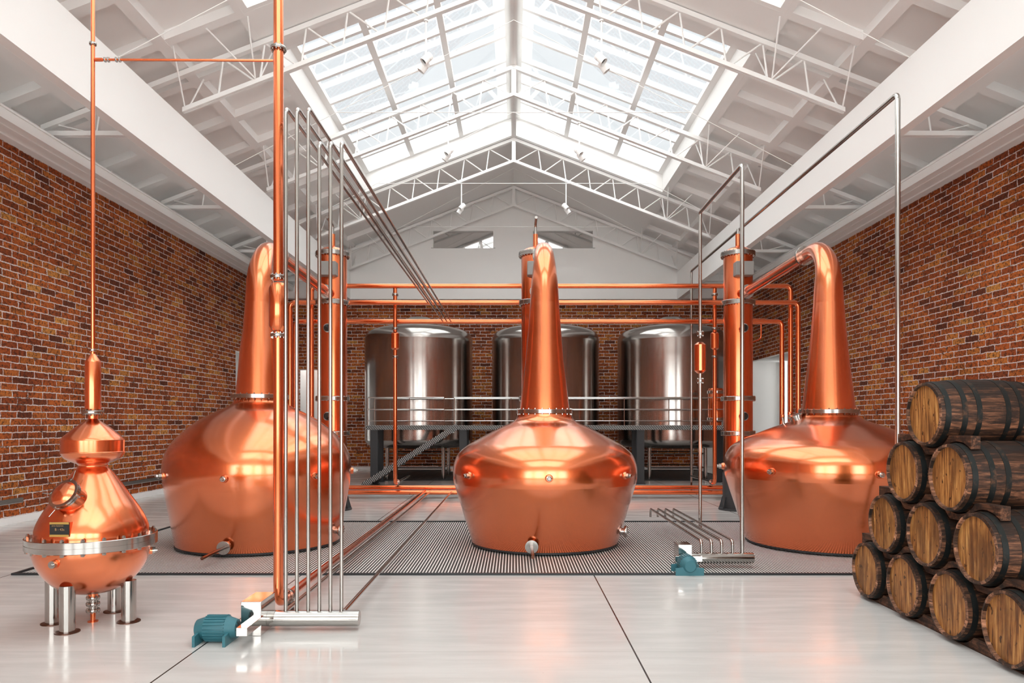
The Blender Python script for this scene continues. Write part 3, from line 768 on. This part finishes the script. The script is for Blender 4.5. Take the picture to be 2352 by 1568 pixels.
motor_mesh(m1, (-3.055, 6.97, .128), (1,0,0), .38)
m2 = thing('pump_motor', 'teal finned pump motor seen end on at the front edge of the grating', 'motor', (2.435, 10.1, 0))
motor_mesh(m2, (2.43, 9.93, .135), (0,1,0), .39)

def manifold(name, label, x, yf, depth, z0):
    return thing(name, label, 'manifold', (x, yf, z0), 'pump manifolds with steel pipes')
# front one: six tall pipes that run back to the headers
p1 = manifold('pipe_manifold', 'steel manifold with six tall vertical pipes rising to the ceiling', -2.2, 7.3, .42, 0)
MB().bbox(-2.697, -2.495, 7.14, 7.56, .0, .338, .004).build('housing', M['steel_mirror'], p1, flat=True)
MB().bbox(-2.575, -2.470, 6.70, 7.139, .126, .205, .003).build('bar', M['steel_mirror'], p1, flat=True)
MB().lathe([(.079,0),(.079,.07),(.0795,.073),(.079,.076),(.079,.905),(.074,.922)], (-2.494, 7.36, .118), (1,0,0), 48).build('manifold_tube', M['steel'], p1)
for i, px in enumerate((656.5, 682, 708, 733.5, 759, 784.5)):
    xx = (px-1180)*7.36/F; zt_ = EYE + (726 if i < 3 else 648)*7.36/F
    ye = 19.62-HR-.004 if i < 3 else 20.22-HR-.004
    MB().tube([(xx, 7.36, .19), (xx, 7.36, zt_), (xx, ye, 5.36 if i < 3 else 4.95)], .0195, .075, 14, 8).build('riser', M['steel'], p1)
for xx, ye in ((-2.35, 20.25), (-1.745, 20.25)):
    MB().tube([(xx, 7.43, .17), (xx, ye, .175 if ye else 0)], .022, seg=14).build('floor_run', M['steel'], p1)
# second one on the grating
p2 = manifold('pipe_manifold', 'steel manifold with four low bent pipes on the front edge of the grating', 2.9, 10.5, .3, .03)
MB().bbox(2.37, 2.565, 10.40, 10.70, .03, .352, .004).build('housing', M['steel_mirror'], p2, flat=True)
MB().bbox(2.31, 2.70, 10.34, 10.395, .12, .20, .003).build('bar', M['steel_mirror'], p2, flat=True)
MB().lathe([(.078,0),(.078,.905),(.073,.922)], (2.566, 10.53, .138), (1,0,0), 48).build('manifold_tube', M['steel'], p2)
for i, px in enumerate((1611, 1634, 1657.5, 1682.5)):
    xx = (px-1180)*10.53/F; xe = (px-1180)*10.53/F
    MB().tube([(xx, 10.53, .21), (xx, 10.53, .392), (xe, 14.45, .392), (xe, 14.45, .23)], .022, .07, 14).build('bent_pipe', M['steel'], p2)
xx = (1704.5-1180)*10.53/F
rz = EYE + 594*10.53/F
xd = xx; yd = 12.9
MB().tube([(xx, 10.53, .21), (xx, 10.53, rz), (xd, yd, rz), (xd, yd, 3.62)], .030, .055, 16).build('riser', M['steel'], p2)
MB().tube([(xd, yd, 3.0), (xd, yd, .225)], .030, seg=16).build('riser', M['steel'], p2)
MB().lathe([(.03,2.99),(.055,2.995),(.102,3.04),(.102,3.50),(.055,3.545),(.03,3.55)], (xd, yd, 0), seg=36).build('canister', M['copper_pipe'], p2)
for z in (3.70, 2.86): MB().flange((xd, yd, z), (0,0,1), .068, .06, 8, .010, .016, 28).build('flange', M['flange'], p2)
# tall steel loop by the right beam
lx = 882*10.5/F; lz = EYE + 757*10.5/F
lp = thing('steel_loop_pipe', 'tall bent steel pipe rising behind the barrels and running along the white beam', 'pipe', (lx, 10.5, 0))
MB().tube([(lx, 10.5, 0.03), (lx, 10.5, lz), (lx, 22.7, lz), (lx, 22.7, .25)], .036, .085, 18).build('pipe_run', M['steel'], lp)
MB().lathe([(.1,.024),(.1,.045),(.04,.05)], (lx, 10.5, 0), seg=28).build('foot_plate', M['steel'], lp)
MB().cyl((lx, 22.7, 0), (lx, 22.7, .25), .03, seg=16).build('stub', M['copper_dark'], lp)

# main copper riser by the front manifold
xr, yr = -2.5, 7.68
cr = thing('copper_riser_pipe', 'thick vertical copper pipe with canister rising past the onion-shouldered still', 'pipe', (xr, yr, 0))
ztop = roofz(2.5) + WELL - .07
MB().tube([(xr, yr, 3.62), (xr, yr, ztop)], .0525, seg=28).build('upper_pipe', M['copper_pipe'], cr)
MB().tube([(xr, yr, 3.10), (xr, yr, .19), (xr, yr+.27, .19)], .0525, .13, 28).build('lower_pipe', M['copper_pipe'], cr)
MB().tube([(xr, yr+.33, .19), (xr, 20.25, .19)], .05, seg=28).build('floor_run', M['copper_pipe'], cr)
MB().lathe([(.053,3.07),(.06,3.075),(.097,3.135),(.097,3.535),(.07,3.585),(.053,3.59)], (xr, yr, 0), seg=40).build('canister', M['copper_pipe'], cr)
for z in (6.08, 3.655, 3.035): MB().flange((xr, yr, z), (0,0,1), .083, .034, 10, .0085, .014, 36).build('flange', M['flange'], cr)
MB().flange((xr, yr+.30, .19), (0,1,0), .083, .045, 10, .008, .012, 36).build('flange', M['flange'], cr)
MB().box(xr-.03, xr+.03, 8.06, 8.12, 0, .142).build('support', M['grey_steel'], cr)

# ------------------------------------------------------------------ small still with four legs
sx, sy = -4.46, 7.66
st = thing('small_still', 'small pear-shaped copper still on four steel legs in the open floor', 'still', (sx, sy, 0))
kz = 7.66/F; kr = .00398
Z = lambda y: EYE - (y-972)*kz
o = (sx, sy, 0)
RF = .87
MB().lathe(smooth_prof([(.06,.318),(.20,.33),(.34,.40),(.44,.50),(.515,.62),(.553,.74),(.563,.84)], 6), o, seg=80).build('bowl', M['copper'], st, sharp=60)
MB().lathe(smooth_prof([(.535,.90),(.535,.96),(.525,1.02),(.49,1.11),(.43,1.22),(.355,1.335),(.275,1.46),(.195,1.58),(.150,1.63),(.138,1.655),(.15,1.675)], 6), o, seg=80, cap=False).build('pear_body', M['copper'], st, sharp=60)
bl = smooth_prof([(.15,1.675),(.20,1.695),(.268,1.735),(.30,1.785)], 5) + [(.303,1.79),(.303,1.80),(.298,1.805)] + [(.298,1.80),(.300,1.92)] + smooth_prof([(.300,1.925),(.270,1.965),(.165,2.06),(.055,2.14),(.050,2.155)], 5)
MB().lathe(bl, o, seg=72, cap=False).build('still_head', M['copper'], st)
f = MB(); f.lathe([(.50,RF-.06),(.61,RF-.06),(.617,RF-.055),(.617,RF-.004),(.612,RF-.003),(.612,RF+.003),(.617,RF+.004),(.617,RF+.055),(.61,RF+.06),(.50,RF+.06)], o, seg=80)
for k in range(20):
    a = 2*PI*(k+.2)/20; px, py = sx+.588*math.cos(a), sy+.588*math.sin(a)
    f.cyl((px, py, RF-.085), (px, py, RF+.092), .013, seg=6).cyl((px, py, RF-.082), (px, py, RF+.082), .021, seg=6)
f.build('bolted_flange', M['steel'], st)
MB().cyl((sx, sy, 2.15), (sx, sy, 2.225), .048, seg=28).build('neck_pipe', M['copper'], st)
MB().flange((sx, sy, 2.215), (0,0,1), .104, .04, 12, .010, .016, 36).build('neck_flange', M['flange'], st)
MB().lathe([(.075,2.24),(.077,2.26),(.077,2.745),(.07,2.765),(.024,2.835)], o, seg=40).build('condenser_can', M['copper'], st)
ztop2 = roofz(4.46) + WELL - .07
MB().tube([(sx, sy, 2.83), (sx, sy, ztop2)], .021, seg=16).build('vapour_pipe', M['copper_pipe'], st)
MB().flange((sx, sy, 2.875), (0,0,1), .036, .022, 6, .005, .007, 20).build('coupling', M['flange'], st)
MB().flange((sx, sy, 6.12), (0,0,1), .036, .022, 6, .006, .01, 20).build('coupling', M['flange'], st)
zc = EYE + 835*kz
cp = thing('cross_pipe', 'thin horizontal copper pipe high up joining the two tall copper pipes', 'pipe', (sx+.1, 7.67, zc))
MB().tube([(sx+.024, sy, zc), (sx+.10, sy, zc)], .019, seg=14).build('tee', M['copper_pipe'], cp)
MB().tube([(sx+.10, sy, zc), (xr-.056, yr, zc)], .013, seg=14).build('pipe_run', M['copper_pipe'], cp)
for xx in (sx+.13, sx+.165, sx+.25, sx+.285): MB().flange((xx, sy, zc), (1,0,0), .026, .014, 6, .004, .006, 20).build('coupling', M['steel'], cp)
for dx, dy, zl in ((-.03,-.39,.47), (.38,0.0,.44), (.0,.42,.47), (-.38,-.07,.45)):
    l = MB().cyl((sx+dx, sy+dy, .012), (sx+dx, sy+dy, zl), .073, seg=32).build('leg', M['steel'], st)
    MB().lathe([(.115,.0),(.115,.01),(.073,.013)], (sx+dx, sy+dy, 0), seg=32).build('foot_plate', M['copper_dark'], l)
dn = MB().cyl((sx, sy, .012), (sx, sy, .325), .026, seg=20).lathe([(.052,0),(.052,.01),(.026,.012)], o, seg=24).lathe([(.048,.27),(.048,.33)], o, seg=24).build('drain', M['copper_pipe'], st)
for z in (.255, .19, .12): MB().flange((sx, sy, z), (0,0,1), .068, .026, 8, .008, .012, 28).build('drain_coupling', M['steel'], dn)
MB().cyl((sx, sy, .12), (sx, sy, .255), .041, seg=20).build('drain_body', M['steel'], dn)
for a in (-6, 114, 234):
    d = Vector((math.sin(math.radians(a)), -math.cos(math.radians(a)), 0)); d = Vector((d.x, d.y, 0)); p = Vector((sx, sy, .715)) + d*.53
    c = MB().lathe([(.042,0),(.042,.035)], p, d, 24).build('plug', M['copper'], st)
    MB().lathe([(.037,.03),(.037,.065),(.018,.066),(.018,.085)], p, d, 20).build('plug_cap', M['steel'], c)
# porthole on the shoulder
d = Vector((-.22, -.80, .55)).normalized(); p = Vector((sx-.01, sy-.30, 1.31))
ph = MB().lathe([(.145,0),(.145,.13),(.138,.155)], p, d, 40).build('porthole', M['copper'], st)
MB().lathe([(.137,.158),(.11,.19),(.063,.214),(.001,.222)], p, d, 40, cap=False).build('porthole_dome', M['copper'], ph)
MB().lathe([(.146,.118),(.160,.12),(.160,.136),(.153,.139),(.153,.143),(.160,.146),(.160,.165),(.136,.168)], p, d, 40).build('clamp_ring', M['steel'], ph)
q = Vector((0,0,1)).rotation_difference(d)
for a in (-20, 75, 165, 250):
    n = q @ Vector((math.cos(math.radians(a)), math.sin(math.radians(a)), 0)); c0 = p + d*.142 + n*.162
    MB().cyl(c0 - d*.03, c0 + d*.03, .014, seg=8).cyl(c0, c0 + n*.10 + d*.02, .0055, seg=8).build('clamp_handle', M['steel'], ph)
# plaque on a copper bracket, facing the viewer
yq = 7.12; X = lambda px: (px-1180)*yq/F; ZZ = lambda py: EYE-(py-972)*yq/F
x0, x1, z1, z0 = X(114), X(158.2), ZZ(1199), ZZ(1232.5)
br = MB().prism([(x0+.02, z0+.005), (x1+.004, z0+.005), (x1+.004, z1-.003), (x0+.02, z1-.003)], 'y', yq+.008, yq+.30); br.build('plaque_bracket', M['copper'], st, flat=True)
pq = MB().box(x0, x1, yq, yq+.007, z0, z1).build('plaque', M['plaque_black'], st, flat=True)
hh = (z1-z0)*.145
MB().box(x0-.0005, x1+.0005, yq-.003, yq-.0005, z1-hh, z1).box(x0-.0005, x1+.0005, yq-.003, yq-.0005, z0, z0+hh).build('plaque_band', M['plaque_gold'], pq, flat=True)
def text(body, size, x, z, mat):
    cu = bpy.data.curves.new('lettering', 'FONT'); cu.body = body; cu.size = size; cu.extrude = .0006; cu.align_x = 'CENTER'
    tmp = bpy.data.objects.new('lettering_curve', cu); C.objects.link(tmp)
    me = bpy.data.meshes.new_from_object(tmp.evaluated_get(bpy.context.evaluated_depsgraph_get())); bpy.data.objects.remove(tmp)
    o = bpy.data.objects.new('lettering', me); C.objects.link(o); me.materials.clear(); me.materials.append(mat)
    o.parent = pq; o.rotation_euler = (PI/2, 0, 0); o.location = Vector((x, yq-.002, z)) - st.location
text('B - 43s', .034, (x0+x1)/2 + .004, z0 + (z1-z0)*.42, M['lettering'])
text('James Equipment', .0165, (x0+x1)/2 - .015, z1 - hh - .019, M['lettering'])

# ------------------------------------------------------------------ barrels
BX, BL, RH, RB = 4.16, 1.0, .318, .352
def make_barrel(loc, label):
    t = thing('barrel', label, 'barrel', loc, 'oak barrels stacked in a pyramid')
    x0, y0, z0 = loc[0]-BL/2, loc[1], loc[2]
    rr = lambda u: RH + (RB-RH)*(1-(2*u-1)**2)
    for e0, e1 in ((.035, 0.), (BL-.035, BL)): MB().lathe([(RH-.030, e0), (RH-.026, e1), (RH+.0005, e1+(.006 if e1 < .5 else -.006)), (RH+.0005, e1+(.012 if e1 < .5 else -.012))], (x0, y0, z0), (1,0,0), 48, cap=False).build('chime', M['chime_wood'], t)
    prof = [(RH, .006)] + [(rr(k/16), .006+(BL-.012)*k/16) for k in range(1, 16)] + [(RH, BL-.006)]
    MB().lathe(prof, (x0, y0, z0), (1,0,0), 48, cap=False).build('staves', M['stave_wood'], t, sharp=40)
    MB().lathe([(.0,.030),(RH-.029,.030),(RH-.029,.036)], (x0, y0, z0), (1,0,0), 48, cap=False).build('barrel_head', M['head_wood'], t, flat=True)
    MB().lathe([(.0,BL-.030),(RH-.029,BL-.030)], (x0, y0, z0), (1,0,0), 48, cap=False).build('barrel_head', M['head_wood'], t, flat=True)
    for a, c in ((.045,.095),(.20,.25),(.335,.385),(.615,.665),(.75,.80),(.905,.955)):
        pr = [(rr(a), a), (rr(a)+.004, a), (rr(c)+.004, c), (rr(c), c)]
        MB().lathe(pr, (x0, y0, z0), (1,0,0), 48, cap=False).build('hoop', M['hoop'], t)
    return t
D0, SP = 8.585, .82
rows = [[(D0-SP*k, .359) for k in range(4)], [(D0-SP*(k+.5), .967) for k in range(3)], [(D0-SP*(k+1), 1.577) for k in range(2)], [(D0-SP*1.5, 2.188)]]
pos_words = [['at the far end of the floor row, nearest the still', 'second from the far end of the floor row', 'second from the near end of the floor row', 'at the near end of the floor row, cut by the picture edge'],
             ['at the far end of the second row up', 'in the middle of the second row up', 'at the near end of the second row up'],
             ['at the far end of the third row up', 'at the near end of the third row up'], ['alone on top of the pyramid']]
bar0 = None
for r, row in enumerate(rows):
    for k, (y, z) in enumerate(row):
        lab = 'dark oak barrel ' + pos_words[r][k]
        loc = (BX+BL/2, y, z + .002*r)
        if bar0 is None: bar0 = make_barrel(loc, lab)
        else:
            d = dup(bar0, loc, lab); d.rotation_euler.x = random.uniform(-.06, .06)
def rail(x, zc, hh, ups, downs, y0, y1, label, floor=False):
    """scalloped wooden rail cut to the barrels above and below it"""
    R = max(RH + (RB-RH)*(1-(2*((q_-BX)/BL)-1)**2) for q_ in (x, x+.045, x+.09)) + .012
    n = 60; top = []; bot = []
    for i in range(n+1):
        y = y0 + (y1-y0)*i/n; zt_ = zc+hh; zb_ = zc-hh
        for (yy, zz) in ups:
            if abs(y-yy) < R: zt_ = min(zt_, zz - math.sqrt(R*R-(y-yy)**2))
        for (yy, zz) in downs:
            if abs(y-yy) < R: zb_ = max(zb_, zz + math.sqrt(R*R-(y-yy)**2))
        zt_ = max(zt_, zb_+.003)
        top.append((y, zt_)); bot.append((y, zb_))
    m = MB()
    for i in range(n):
        m.prism([bot[i], bot[i+1], top[i+1], top[i]], 'x', x, x+.09)
    # weld into one closed strip
    o = m.build('barrel_rail', M['rail_wood'], flat=True)
    import bmesh
    bm = bmesh.new(); bm.from_mesh(o.data); bmesh.ops.remove_doubles(bm, verts=bm.verts, dist=1e-5)
    seen = {}
    for f_ in list(bm.faces):
        key = tuple(sorted(v_.index for v_ in f_.verts)); seen.setdefault(key, []).append(f_)
    for fs_ in seen.values():
        if len(fs_) > 1: bmesh.ops.delete(bm, geom=fs_, context='FACES_ONLY')
    bmesh.ops.recalc_face_normals(bm, faces=bm.faces); bm.to_mesh(o.data); bm.free()
    return tag(o, label, 'rail', 'wooden rails between the barrels')
lv = ['on the floor under the bottom row', 'above the floor row', 'above the second row', 'under the topmost barrel']
for x, fb in ((4.26, 'behind the visible barrel heads'), (4.93, 'at the wall end')):
    yb = [p[0] for p in rows[0]]
    rail(x, .06, .06, rows[0], [], yb[-1]-.3, yb[0]+.3, 'scalloped wooden rail %s, %s' % (lv[0], fb), True)
    for r in range(1, 4):
        up = rows[r]; dn_ = rows[r-1]; zc_ = (up[0][1]+dn_[0][1])/2
        rail(x, zc_, .10, [(y, z+.002*r) for y, z in up], dn_, up[-1][0]-.62, up[0][0]+.66, 'scalloped wooden rail %s, %s' % (lv[r], fb))

# ------------------------------------------------------------------ steel rails on the left wall
for (ya, yb_, lab) in ((9.0, 15.4, 'grey steel wall rail low on the brick, nearest the viewer'), (17.6, 27.0, 'grey steel wall rail low on the brick behind the stills')):
    e = thing('wall_rail', lab, 'rail', (-WX+.08, (ya+yb_)/2, .48), 'steel rails on the brick wall')
    MB().bbox(-WX+.002, -WX+.10, ya, yb_, .42, .53, .012).build('rail_channel', M['steel'], e, flat=True)

# ------------------------------------------------------------------ daylight
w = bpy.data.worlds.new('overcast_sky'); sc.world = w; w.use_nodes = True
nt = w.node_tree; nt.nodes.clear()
N = nt.nodes.new; L = nt.links.new
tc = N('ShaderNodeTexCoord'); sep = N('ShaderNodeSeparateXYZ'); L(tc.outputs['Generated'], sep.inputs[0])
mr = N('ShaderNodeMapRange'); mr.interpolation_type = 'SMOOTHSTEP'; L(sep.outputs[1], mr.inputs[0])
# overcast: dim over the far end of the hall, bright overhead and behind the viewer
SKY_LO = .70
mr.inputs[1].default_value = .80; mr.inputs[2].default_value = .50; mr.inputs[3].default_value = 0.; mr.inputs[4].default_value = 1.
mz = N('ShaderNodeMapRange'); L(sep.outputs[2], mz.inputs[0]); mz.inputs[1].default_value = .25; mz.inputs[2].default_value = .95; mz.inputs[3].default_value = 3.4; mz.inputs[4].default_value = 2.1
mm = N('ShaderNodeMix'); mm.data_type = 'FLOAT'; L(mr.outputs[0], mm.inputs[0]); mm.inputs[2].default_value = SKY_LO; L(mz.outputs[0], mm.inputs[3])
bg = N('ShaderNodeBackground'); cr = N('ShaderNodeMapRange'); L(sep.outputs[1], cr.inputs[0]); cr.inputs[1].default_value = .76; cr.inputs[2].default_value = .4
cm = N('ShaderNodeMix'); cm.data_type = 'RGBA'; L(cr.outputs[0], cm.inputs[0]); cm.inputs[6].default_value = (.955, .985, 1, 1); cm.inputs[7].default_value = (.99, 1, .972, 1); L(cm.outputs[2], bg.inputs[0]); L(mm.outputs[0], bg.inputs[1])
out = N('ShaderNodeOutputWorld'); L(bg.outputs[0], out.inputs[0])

sc.view_settings.view_transform = 'Standard'; sc.view_settings.look = 'None'
sc.view_settings.gamma = 1; sc.view_settings.use_curve_mapping = False
sc.view_settings.exposure = .72
cy = sc.cycles
cy.use_denoising = True
try: cy.denoiser = 'OPENIMAGEDENOISE'
except Exception: pass
cy.max_bounces = 6; cy.diffuse_bounces = 4; cy.glossy_bounces = 4; cy.transparent_max_bounces = 8
cy.use_adaptive_sampling = True; cy.adaptive_threshold = .12
cy.caustics_reflective = True; cy.caustics_refractive = False; cy.sample_clamp_indirect = 2.5; cy.blur_glossy = .6
